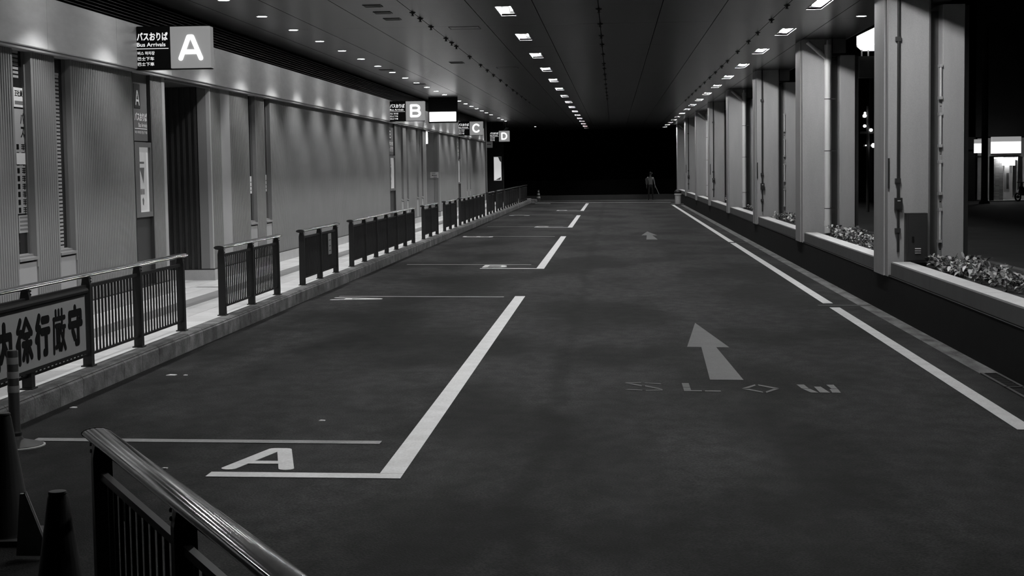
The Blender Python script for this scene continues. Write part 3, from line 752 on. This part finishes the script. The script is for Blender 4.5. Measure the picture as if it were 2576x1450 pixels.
# ================================================================== POSTS, CONES, LITTER
o = empty('delineator_post', (-4.44, 11.40, rz(-4.44))); tag(o, 'dark flexible road post with four pale bands by the kerb', 'road post')
MB().lathe([(.2, 0), (.2, .012), (.14, .028), (.06, .05), (.05, .075)], 24).build('base', 'rubber', o, smooth=.5)
MB().lathe([(.046, .07), (.050, .10), (.041, .12), (.041, .70), (.036, .712), (.01, .715)], 20).build('post', 'rubber', o, smooth=.5)
for z in (.635, .53, .425): MB().lathe([(.0425, z-.025), (.0430, z-.02), (.0430, z+.02), (.0425, z+.025)], 20).build('band', 'band_white', o, smooth=.5)
MB().lathe([(.215, -.002), (.215, .006), (.19, .010)], 24).build('base_rim', 'cone_white', o)
def cone(x, y, lab, white=False, h=.70, rot=.1):
    o = empty('traffic_cone', (x, y, rz(x)), rot); tag(o, lab, 'traffic cone', 'traffic cones')
    MB().prism([(-.19, -.19), (.19, -.19), (.19, .19), (-.19, .19)], 'z', 0, .03).build('base', 'rubber', o)
    MB().lathe([(.145, .03), (.135, .05), (.042, h-.02), (.034, h), (.022, h+.004), (.020, h-.02)], 24).build('body', 'cone', o, smooth=.6)
    if white:
        for z0, z1 in ((.2, .3), (.4, .48), (.58, .64)):
            r = lambda z: .135-(z-.05)*(.093/(h-.07))+.003
            MB().lathe([(r(z0), z0), (r(z1), z1)], 20).build('band', 'cone_white', o, smooth=.5)
    else: MB().lathe([(.036, h-.01), (.039, h-.002), (.036, h+.006), (.026, h+.007)], 20).build('lip', 'cabinet', o, smooth=.6)
cone(-3.37, 8.49, 'dark traffic cone at the very left edge of the road'); cone(-2.33, 6.42, 'dark traffic cone close to the shiny handrail end')
cone(-4.54, 96.0, 'small striped traffic cone at the far end of the kerb', True)
o = empty('marker_board', (-3.12, 8.05, rz(-3.12))); tag(o, 'low folding marker board leaning behind the left cone', 'marker board')
bm_ = MB().prism([(-.03, .02), (.15, .02), (.03, .35), (.0, .35)], 'y', -.012, .012); bm_.build('board', 'paper_mid', o)
MB().tube((.15, 0, .02), (.025, 0, .36), .008, 6).build('edge_bar', 'trim', o)
for i, (x, y, s_) in enumerate(((-4.39, 15.4, .05), (-4.64, 13.25, .03), (-2.38, 12.66, .025), (-3.08, 10.57, .02), (-4.25, 15.4, .02))):
    lab = ['largest pale scrap of paper on the asphalt near the kerb', 'thin pale scrap against the kerb foot', 'tiny pale scrap in the middle of the first bay', 'tiny pale scrap above the handrail end', 'second pale scrap beside the largest one'][i]
    mb = MB(); mb.prism([(x-s_, y-s_*.5), (x+s_*.8, y-s_*.7), (x+s_, y+s_*.4), (x-s_*.5, y+s_*.8)], 'z', rz(x)+.001, rz(x)+.008)
    tag(mb.build('paper_scrap', 'paper'), lab, 'litter', 'paper scraps on the road')
# drain grates at the near end of the gutter
gm = {'frame': MB().box(0, .03, 0, .98, 0, .012).box(.15, .18, 0, .98, 0, .012).box(0, .18, 0, .02, 0, .012).box(0, .18, .96, .98, 0, .012).mesh('frame', 'cabinet'),
      'bar': MB().box(.03, .15, -.012, .012, 0, .010).mesh('bar', 'steel_worn'), 'pit': MB().box(.02, .16, .01, .97, -.004, .002).mesh('pit', 'black')}
for i in range(5):
    y = 14.9-i*1.0
    o = empty('drain_grate', (3.60, y, rz(3.6)+.001)); tag(o, 'iron drain grate by the planter foot, %s from where the gutter begins' % ordw(i+1), 'grate', 'drain grates')
    place('frame', gm['frame'], o); place('pit', gm['pit'], o)
    for k in range(8): place('bar', gm['bar'], o, (0, .08+k*.118, 0))

# ================================================================== COLUMNS AND PLANTERS (right)
colY = [23.42, 33.42, 43.60, 53.85, 64.2, 74.4, 85.2, 96.0]
ZC0, ZC1 = .505, .69
cap = {}
def column(i, yf):
    kind = 'conduit' if i % 2 == 0 else 'downpipe'
    o = empty('column', (3.77, yf, rz(XR)))
    desc = 'concrete column, %s from the camera, beside a %s' % (ordw(i+1), 'dark vertical conduit' if i % 2 == 0 else 'pale forked downpipe')
    tag(o, desc, 'column', 'concrete columns between the planters')
    z0 = -rz(XR)
    zc = CZ-rz(XR)
    MB().box(0, .12, -.84, 0, .50+z0-.02, zc).build('front_fin', 'concrete', o)
    MB().box(.018, .0445, -1.069, -.84, .50+z0-.02, zc).build('fin_recess', 'concrete', o)
    MB().prism([(.045, -1.07), (.57, -1.07), (.60, -1.04), (.60, -.05), (.1, -.05), (.045, -.9)], 'z', 0, zc).build('shaft', 'concrete', o)
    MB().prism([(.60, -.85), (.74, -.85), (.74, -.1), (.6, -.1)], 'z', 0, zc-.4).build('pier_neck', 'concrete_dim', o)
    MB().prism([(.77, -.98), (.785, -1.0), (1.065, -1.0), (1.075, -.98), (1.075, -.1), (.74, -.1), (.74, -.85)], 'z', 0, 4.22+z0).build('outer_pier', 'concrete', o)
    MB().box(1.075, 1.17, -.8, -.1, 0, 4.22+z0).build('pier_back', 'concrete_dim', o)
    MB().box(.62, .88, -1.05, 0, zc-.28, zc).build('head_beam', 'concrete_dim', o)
    if i % 2 == 0:
        q = empty('conduit', (3.925, yf-1.10, .70)); tag(q, 'dark vertical conduit with switch box on the %s column' % ordw(i+1), 'conduit', 'dark conduits on the columns')
        MB().tube((0, 0, .86), (0, 0, 3.84), .022, 10).tube((0, 0, .12), (0, 0, .72), .018, 10).build('pipe', 'cabinet', q, smooth=.6)
        for z in (3.05, 1.11, .42): MB().box(-.045, .03, -.03, .03, z-.03, z+.03).build('clamp', 'cabinet', q)
        MB().box(-.05, .05, -.05, .028, .70, .87).box(-.035, .035, -.062, -.05, .72, .85).build('switch_box', 'rubber', q)
        MB().box(-.02, .02, -.066, -.062, .825, .838).build('box_label', 'paper', q)
        MB().tube((-.13, .01, 1.0), (-.13, .01, 1.42), .012, 6).build('cable_stub', 'rubber', q)
        if i == 0:
            c = empty('cabinet', (4.155, yf-1.16, .68)); tag(c, 'dark metal cabinet with louvre slots at the foot of the %s column' % ordw(i+1), 'cabinet', 'dark cabinets at the column feet')
            MB().box(-.145, .145, -.09, .08, 0, .68).build('body', 'cabinet', c)
            MB().box(-.115, .135, -.10, -.09, .03, .65).build('door', 'cabinet', c)
            MB().box(-.07, -.045, -.115, -.10, .28, .36).build('handle', 'black', c)
            for k in range(3): MB().prism([(-.10, .13+.03*k), (-.118, .126+.03*k), (-.10, .140+.03*k)], 'x', -.03, .05).build('louvre', 'trim', c)
        # vertical bar brackets on the pier edge
        for k, (za, zb) in enumerate(((2.92, 3.40), (2.26, 2.74), (1.60, 2.08), (.94, 1.42))):
            if i > 2: continue
            q = empty('bar_bracket', (4.513, yf-1.015, za)); tag(q, 'pale vertical bar with end collars on the %s column pier, %s from the top' % (ordw(i+1), ordw(k+1)), 'bracket', 'vertical bars on the piers')
            h = zb-za
            MB().tube((0, 0, .02), (0, 0, h-.02), .016, 8).build('bar', 'concrete_light', q, smooth=.6)
            for z in (.0, h-.04): MB().box(-.022, .022, -.02, .10, z, z+.04).build('collar', 'concrete', q)
            MB().lathe([(.012, 0), (.012, .01)], 8).build('bolt', 'ink', q, (0, -.005, -.10))
    else:
        q = empty('downpipe', (4.275, yf-1.16, .69)); tag(q, 'pale forked drain pipe on the %s column' % ordw(i+1), 'pipe', 'pale downpipes on the columns')
        R = .062
        MB().tube((0, 0, -.02), (0, 0, 3.66), R, 16).build('pipe', 'pvc', q, smooth=.6)
        MB().tube((0, 0, 3.66), (0, 0, 3.82), R-.014, 16, .02).build('upper_pipe', 'pvc', q, smooth=.6)
        for z in (3.34, 3.62, .12): MB().tube((0, 0, z), (0, 0, z+.11), R+.008, 16).build('collar', 'pvc', q, smooth=.6)
        for z in (2.65, 1.62, .47): MB().tube((0, 0, z), (0, 0, z+.012), R+.004, 16).box(R, R+.09, -.012, .012, z-.002, z+.018).build('strap', 'cabinet', q)
        MB().tube((-.02, 0, 3.46), (-.40, 0, 3.79), .042, 14).build('branch', 'pvc', q, smooth=.6)
        MB().tube((-.12, 0, 3.55), (-.20, 0, 3.622), .052, 14).build('branch_collar', 'pvc', q, smooth=.6)
for i, yf in enumerate(colY): column(i, yf)

# planters
MB().box(XR, XR+.25, 5, 97, rz(XR)-.1, ZC0-.004).build('planter_base_wall', 'wall_black'); struct(bpy.data.objects['planter_base_wall'], 'low black retaining wall below the planters')
MB().box(XR-.004, XR+.02, 5, 97, ZC0-.02, ZC0-.012).build('trim_3', 'concrete_dim'); struct(bpy.data.objects['trim_3'], 'thin pale joint along the black wall')
bays = [(6.0, 22.16)] + [(colY[i], colY[i+1]-1.26) for i in range(len(colY)-1)]
for i, (a, c) in enumerate(bays):
    o = empty('planter', (XR, a, ZC0)); tag(o, 'concrete planter trough, %s from the camera' % ordw(i+1), 'planter', 'planter troughs between the columns')
    L = c-a; n = max(1, round(L/2.9))
    for k in range(n):
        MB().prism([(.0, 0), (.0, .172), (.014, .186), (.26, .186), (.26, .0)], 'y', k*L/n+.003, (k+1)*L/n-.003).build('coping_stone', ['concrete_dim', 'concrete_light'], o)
    # flat top set paler than the front: light from above put into the colour
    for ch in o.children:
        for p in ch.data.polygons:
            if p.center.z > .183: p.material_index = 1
    MB().box(.26, 1.25, 0, L, -.2, .12).build('soil', 'soil', o)
    MB().box(1.25, 1.36, 0, L, -.5, .19).build('back_kerb', 'concrete_dim', o)
# plants
def leaf(mb, base, ang, tilt, ln, wd, curl):
    ca, sa = math.cos(ang), math.sin(ang); pts = []
    for t, w_ in ((0, .15), (.22, .8), (.45, 1), (.7, .9), (.88, .55), (1, .08)):
        r = ln*t*math.cos(tilt); z = ln*t*math.sin(tilt)-curl*ln*t*t
        for s_ in (-1, 1):
            pts.append((base[0]+ca*r-sa*wd*w_*s_, base[1]+sa*r+ca*wd*w_*s_, base[2]+z+abs(w_)*.25*wd))
    i = len(mb.v); mb.v += pts
    for k in range(5):
        mb.f.append((i+2*k, i+2*k+1, i+2*k+3, i+2*k+2)); mb.m.append(mb.cur)
pl_me = []
for v_ in range(6):
    mb = MB()
    for k in range(34):
        mb.cur = 1 if random.random() < .45 else 0
        r = random.uniform(0, .12); a = random.uniform(0, 2*PI)
        leaf(mb, (r*math.cos(a), r*math.sin(a), random.uniform(0, .13)), random.uniform(0, 2*PI), random.uniform(.1, 1.2), random.uniform(.06, .12), random.uniform(.016, .03), random.uniform(.2, .8))
    pl_me.append(mb.mesh('leaves', ['leaf', 'leaf_dark'], .8))
stem_me = MB().tube((0, 0, -.02), (.01, 0, .09), .006, 5).mesh('stem', 'leaf_dark')
bayname = ['nearest planter', 'second planter', 'third planter', 'fourth planter', 'fifth planter', 'sixth planter']
for i, (cnt, y0, y1) in enumerate([(60, 11.6, 22.0), (30, 24.2, 32.0), (16, 35.4, 42.2), (8, 46.6, 52.4), (6, 56.6, 62.6), (4, 67, 72)]):
    for k in range(cnt):
        t = (k+.5)/cnt; y = y1-(y1-y0)*t+random.uniform(-.1, .1)
        x = XR+.42+random.uniform(0, .22) + (.0 if k % 2 == 0 else .30)
        o = empty('leafy_plant', (x, y, ZC0+.125), random.uniform(0, 6.28)); tag(place('leaves', random.choice(pl_me), o), kind='stuff'); place('stem', stem_me, o); s_ = random.uniform(.8, 1.25); o.scale = (s_, s_, s_*random.uniform(.9, 1.4))
        tag(o, 'low leafy plant in the %s, %s from its far end' % (bayname[i], ordw(k+1)), 'plant', 'leafy plants in the planters')

# ================================================================== FAR END
far = struct(empty('street_ground'), 'dark cross street and outer ground')
MB().poly([(-60, 97, -.05), (60, 97, -.05), (60, 160, -.05), (-60, 160, -.05)]).poly([(5.0, -6, -.06), (60, -6, -.06), (60, 97, -.06), (5.0, 97, -.06)]).build('street_surface', 'street', far)
MB().box(-30, 30, 103.9, 104.3, -.05, .26).build('far_kerb', 'building_dark', far)
MB().box(-30, 30, 121, 121.4, -.05, 1.1).build('wall_far_low', 'building_dark'); struct(bpy.data.objects['wall_far_low'], 'low dark wall across the far street')
fb = MB().box(-45, 60, 134, 136, -.05, 26).build('wall_far_building', 'building_dark'); struct(fb, 'black building front beyond the street')
rb = MB().box(17, 50, 88, 90, 3.4, 24).box(24.5, 50, 86.2, 90, -.06, 24).box(14.2, 19.6, 88, 90, -.06, 24).build('wall_far_right', 'building_dark'); struct(rb, 'dark building on the right holding the lit shop')
# bucket and bin by the last column
o = empty('waste_bin', (3.48, 87.2, rz(3.48))); tag(o, 'pale round bin with a dark bag at the far end of the wall', 'bin')
MB().lathe([(.14, 0), (.17, .1), (.17, .52), (.20, .55), (.20, .60), (.16, .61)], 18).build('drum', 'concrete_light', o, smooth=.5)
MB().lathe([(.17, .61), (.20, .70), (.14, .80), (.03, .83)], 14).build('bag', 'rubber', o, smooth=.8)
MB().box(-.35, .3, -.35, .3, -.02, .05).build('pad', 'concrete_dim', o)
# striped cone already placed; lone person
def person():
    o = empty('person', (2.30, 100.4, -.05)); tag(o, 'person in a pale shirt and dark trousers walking with a stick at the far end', 'person')
    V = [(0, 0, .92), (0, 0, 1.12), (-.01, 0, 1.34), (-.02, 0, 1.46), (0, 0, 1.54), (.02, 0, 1.64), (.02, 0, 1.72),
         (-.09, 0, .88), (-.10, -.05, .50), (-.12, -.02, .09), (-.13, -.14, .04), (.09, 0, .88), (.12, .1, .50), (.16, .22, .10), (.16, .10, .05),
         (-.19, 0, 1.40), (-.26, .02, 1.14), (-.24, -.08, .92), (.17, 0, 1.40), (.24, -.02, 1.14), (.27, -.12, .92)]
    Ed = [(0, 1), (1, 2), (2, 3), (3, 4), (4, 5), (5, 6), (0, 7), (7, 8), (8, 9), (9, 10), (0, 11), (11, 12), (12, 13), (13, 14), (2, 15), (15, 16), (16, 17), (2, 18), (18, 19), (19, 20)]
    R = [.14, .135, .15, .07, .06, .095, .08, .095, .07, .05, .045, .095, .07, .05, .045, .065, .048, .035, .065, .048, .035]
    me = bpy.data.meshes.new('body'); me.from_pydata(V, Ed, [])
    ob = place('body', me, o)
    md = ob.modifiers.new('skin', 'SKIN'); 
    for i, r in enumerate(R): me.skin_vertices[0].data[i].radius = (r, r*.85)
    me.skin_vertices[0].data[0].use_root = True
    ob.modifiers.new('sub', 'SUBSURF').levels = 2
    dg = bpy.context.evaluated_depsgraph_get(); m2 = bpy.data.meshes.new_from_object(ob.evaluated_get(dg))
    ob.modifiers.clear(); ob.data = m2; m2.name = 'body'
    for n in ('skin', 'cloth_white', 'cloth_dark'): m2.materials.append(MATS[n])
    for p in m2.polygons:
        z = p.center.z; x = abs(p.center.x)
        p.material_index = 0 if z > 1.49 else (1 if (z > .98 and not (x > .2 and z < 1.0)) else (0 if x > .19 and z > .7 else 2))
    m2.shade_smooth()
    MB().lathe([(.105, 1.62), (.11, 1.68), (.09, 1.75), (.03, 1.775)], 14, (.02, .01, 0)).build('hair', 'cloth_dark', o, smooth=.8)
    MB().box(-.02, .06, -.11, -.085, 1.585, 1.60).build('mouth', 'cloth_dark', o)
    MB().prism([(.0, 1.60), (.04, 1.60), (.02, 1.65)], 'y', -.125, -.085).build('nose', 'skin', o)
    for sx in (-.02, .06): MB().lathe([(.012, 0), (.008, .01)], 8, (sx, -.092, 1.655)).build('eye', 'ink', o)
    # hands: palm, four fingers and a thumb closed downwards
    for hx, hy in ((-.24, -.09), (.275, -.13)):
        h = MB(); h.box(hx-.018, hx+.018, hy-.04, hy+.04, .80, .90)
        for k, ln in enumerate((.07, .08, .075, .06)): h.tube((hx, hy-.03+.02*k, .81), (hx+.012, hy-.03+.02*k, .81-ln), .009, 6)
        h.tube((hx, hy-.04, .87), (hx+.012, hy-.075, .82), .010, 6)
        h.build('hand', 'skin', o)
person()
q = empty('backpack', (2.08, 100.52, .98)); tag(q, 'pale shoulder bag on the back of the walking person', 'bag')
MB().prism([(-.09, 0), (.03, -.04), (.08, .1), (.06, .34), (-.02, .40), (-.10, .3)], 'y', -.06, .16).build('bag_body', 'ink_grey', q)
MB().tube((.02, -.07, .40), (.1, -.10, .42), .02, 6).tube((.1, -.10, .42), (.17, -.12, .25), .018, 6).tube((.17, -.12, .25), (.1, -.10, .05), .015, 6).build('strap', 'paper', q)
q = empty('walking_stick', (2.59, 100.25, .10)); tag(q, 'thin pale stick held by the walking person', 'stick')
MB().tube((-.02, 0, .80), (.24, 0, .22), .014, 8).build('shaft', 'paper_mid', q); MB().tube((-.03, 0, .82), (-.02, 0, .80), .02, 8).build('grip', 'ink', q)

# ================================================================== OUTSIDE, RIGHT
sh = empty('corner_shop', (19.9, 86.0, -.06)); tag(sh, 'small lit shop front with a brick wall beyond the columns', 'shop')
MB().box(-.1, 4.6, 2.4, 2.5, 0, 3.4).build('inner_wall', 'concrete_light', sh)
MB().box(-.15, 4.6, 0, 2.5, 2.35, 2.45).build('shop_ceiling', 'concrete_light', sh)
MB().box(-.15, 4.6, -.3, 2.5, -.05, .06).build('step', 'concrete_light', sh)
MB().box(.05, .22, -.02, .12, .06, 2.4).box(-.02, .03, -.05, .0, .06, 2.4).build('door_post', 'ink', sh)
bw = place('brick_wall', None, sh) if False else None
bk = MB().box(0, .205, 0, .09, 0, .062).mesh('brick', 'brick')
MB().box(.22, .86, .62, .72, .06, 2.4).build('brick_backing', 'mortar', sh)
for r_ in range(32):
    for c_ in range(3):
        place('brick', bk, sh, (.225+c_*.213+(0 if r_ % 2 else -.0), .60, .08+r_*.072))
MB().box(.9, 1.15, .5, .62, .5, 2.3).build('poster_board', 'paper', sh); MB().box(1.0, 1.12, .48, .5, .65, 1.5).build('poster_print', 'ink_grey', sh)
MB().box(1.22, 1.42, .1, .2, .2, 2.2).box(1.48, 1.72, .05, .15, .6, 2.35).build('door_frame', 'paper', sh)
MB().box(.6, 1.6, .4, .48, 2.18, 2.32).build('ceiling_lamp', 'shop_lamp', sh)
MB().box(.28, .7, .2, .26, 2.28, 2.33).build('tube_lamp', 'shop_lamp', sh)
MB().box(.7, 1.35, .1, .25, 1.9, 2.25).build('hanging_lightbox', 'shop_light', sh)
sg = empty('shop_sign', (19.95, 85.7, 2.48)); tag(sg, 'wide glowing white shop sign above the lit doorway', 'sign')
MB().box(0, 1.5, 0, .3, .0, .62).build('light_box', 'shop_light', sg); MB().box(0, 1.5, -.02, .3, .62, .88).build('hood', 'hood_glow', sg); MB().box(0, 1.5, .0, .3, -.06, 0).build('bottom_trim', 'ink', sg)
sg = empty('shop_sign', (19.05, 85.6, 2.52)); tag(sg, 'smaller glowing white sign left of the wide shop sign', 'sign')
MB().box(.1, .2, .3, 2.42, .1, .2).build('wall_bracket', 'building_dark', sg)
MB().prism([(0, 0), (.36, 0), (.42, .2), (.46, .5), (0, .5)], 'y', 0, .3).build('light_box', 'shop_light', sg); MB().box(0, .44, -.02, .3, .5, .72).build('hood', 'hood_glow', sg)
tp = empty('street_pole', (18.72, 82.0, -.06)); tag(tp, 'black pole standing between the two shop signs', 'pole')
MB().lathe([(.2, 0), (.17, .3), (.15, 9)], 14).build('shaft', 'building_dark', tp); MB().lathe([(.28, 0), (.26, .1), (.2, .14)], 14).build('foot', 'building_dark', tp)
sc = empty('scooter', (21.42, 84.6, -.06), .5); tag(sc, 'dark parked scooter in front of the lit shop', 'scooter')
for yy in (-.55, .55):
    t = MB(); n = 20
    for k in range(n):
        a, c = 2*PI*k/n, 2*PI*(k+1)/n
        t.tube((0, yy+.2*math.cos(a), .25+.2*math.sin(a)), (0, yy+.2*math.cos(c), .25+.2*math.sin(c)), .05, 6, caps=False)
    t.build('wheel', 'rubber', sc); MB().tube((-.05, yy, .25), (.05, yy, .25), .08, 10).build('hub', 'cabinet', sc)
MB().prism([(-.75, .45), (-.2, .35), (.25, .32), (.35, .75), (.28, .8), (.15, .45), (-.15, .5), (-.3, .75), (-.8, .72)], 'x', -.13, .13).build('body', 'cabinet', sc)
MB().box(-.12, .12, -.72, -.12, .74, .84).build('seat', 'rubber', sc)
MB().tube((0, .55, .3), (0, .3, 1.0), .03, 8).tube((-.3, .3, 1.02), (.3, .3, 1.02), .018, 8).build('handlebar', 'cabinet', sc)
MB().prism([(.28, .8), (.42, .85), (.38, .98), (.26, 1.0)], 'x', -.09, .09).build('headlight', 'trim', sc)
# signal lamps
tl = empty('signal_post', (11.05, 70.3, -.06)); tag(tl, 'dark street signal post with small round lights between the first columns', 'signal')
MB().tube((0, 0, 0), (0, 0, 4.6), .07, 10).box(-.35, .45, -.06, .06, 3.4, 3.5).box(-.2, .3, -.05, .05, 2.85, 2.93).box(-.25, .0, -.05, .05, 4.1, 4.2).build('post', 'building_dark', tl)
for x, z, r in ((10.893, 4.12, .085), (10.905, 4.24, .05), (10.894, 3.676, .07), (11.166, 3.50, .075), (11.287, 2.83, .11), (10.947, 2.836, .03)):
    q = MB(); q.lathe([(r*.5, -r*.85), (r*.9, -r*.4), (r, 0), (r*.9, r*.4), (r*.5, r*.85)], 14); q.build('round_light', 'signal', tl, (x-11.05, -.1, z+.06), smooth=.9)
ls = empty('lantern_post', (6.55, 40.0, -.06)); tag(ls, 'glowing white lantern on a grey board outside the columns', 'street light')
MB().prism([(-.47, 5.05), (-.47, 5.28), (0.0, 5.50), (.3, 5.5), (.3, 5.05)], 'y', 0, .5).build('lantern_hood', 'lantern', ls)
MB().prism([(-.47, 5.03), (.2, 5.03), (.05, 4.91), (-.34, 4.91)], 'y', 0.02, .5).build('lantern_bowl', 'lantern', ls)
MB().box(-.40, -.37, .2, .24, 4.76, 4.92).box(-.24, -.21, .2, .24, 4.76, 4.92).build('leg', 'pvc', ls)
MB().box(-.47, .3, .1, .4, 4.23, 4.76).build('board', 'concrete_dim', ls); MB().box(.0, .15, .2, .35, 0, 4.3).build('post', 'building_dark', ls)
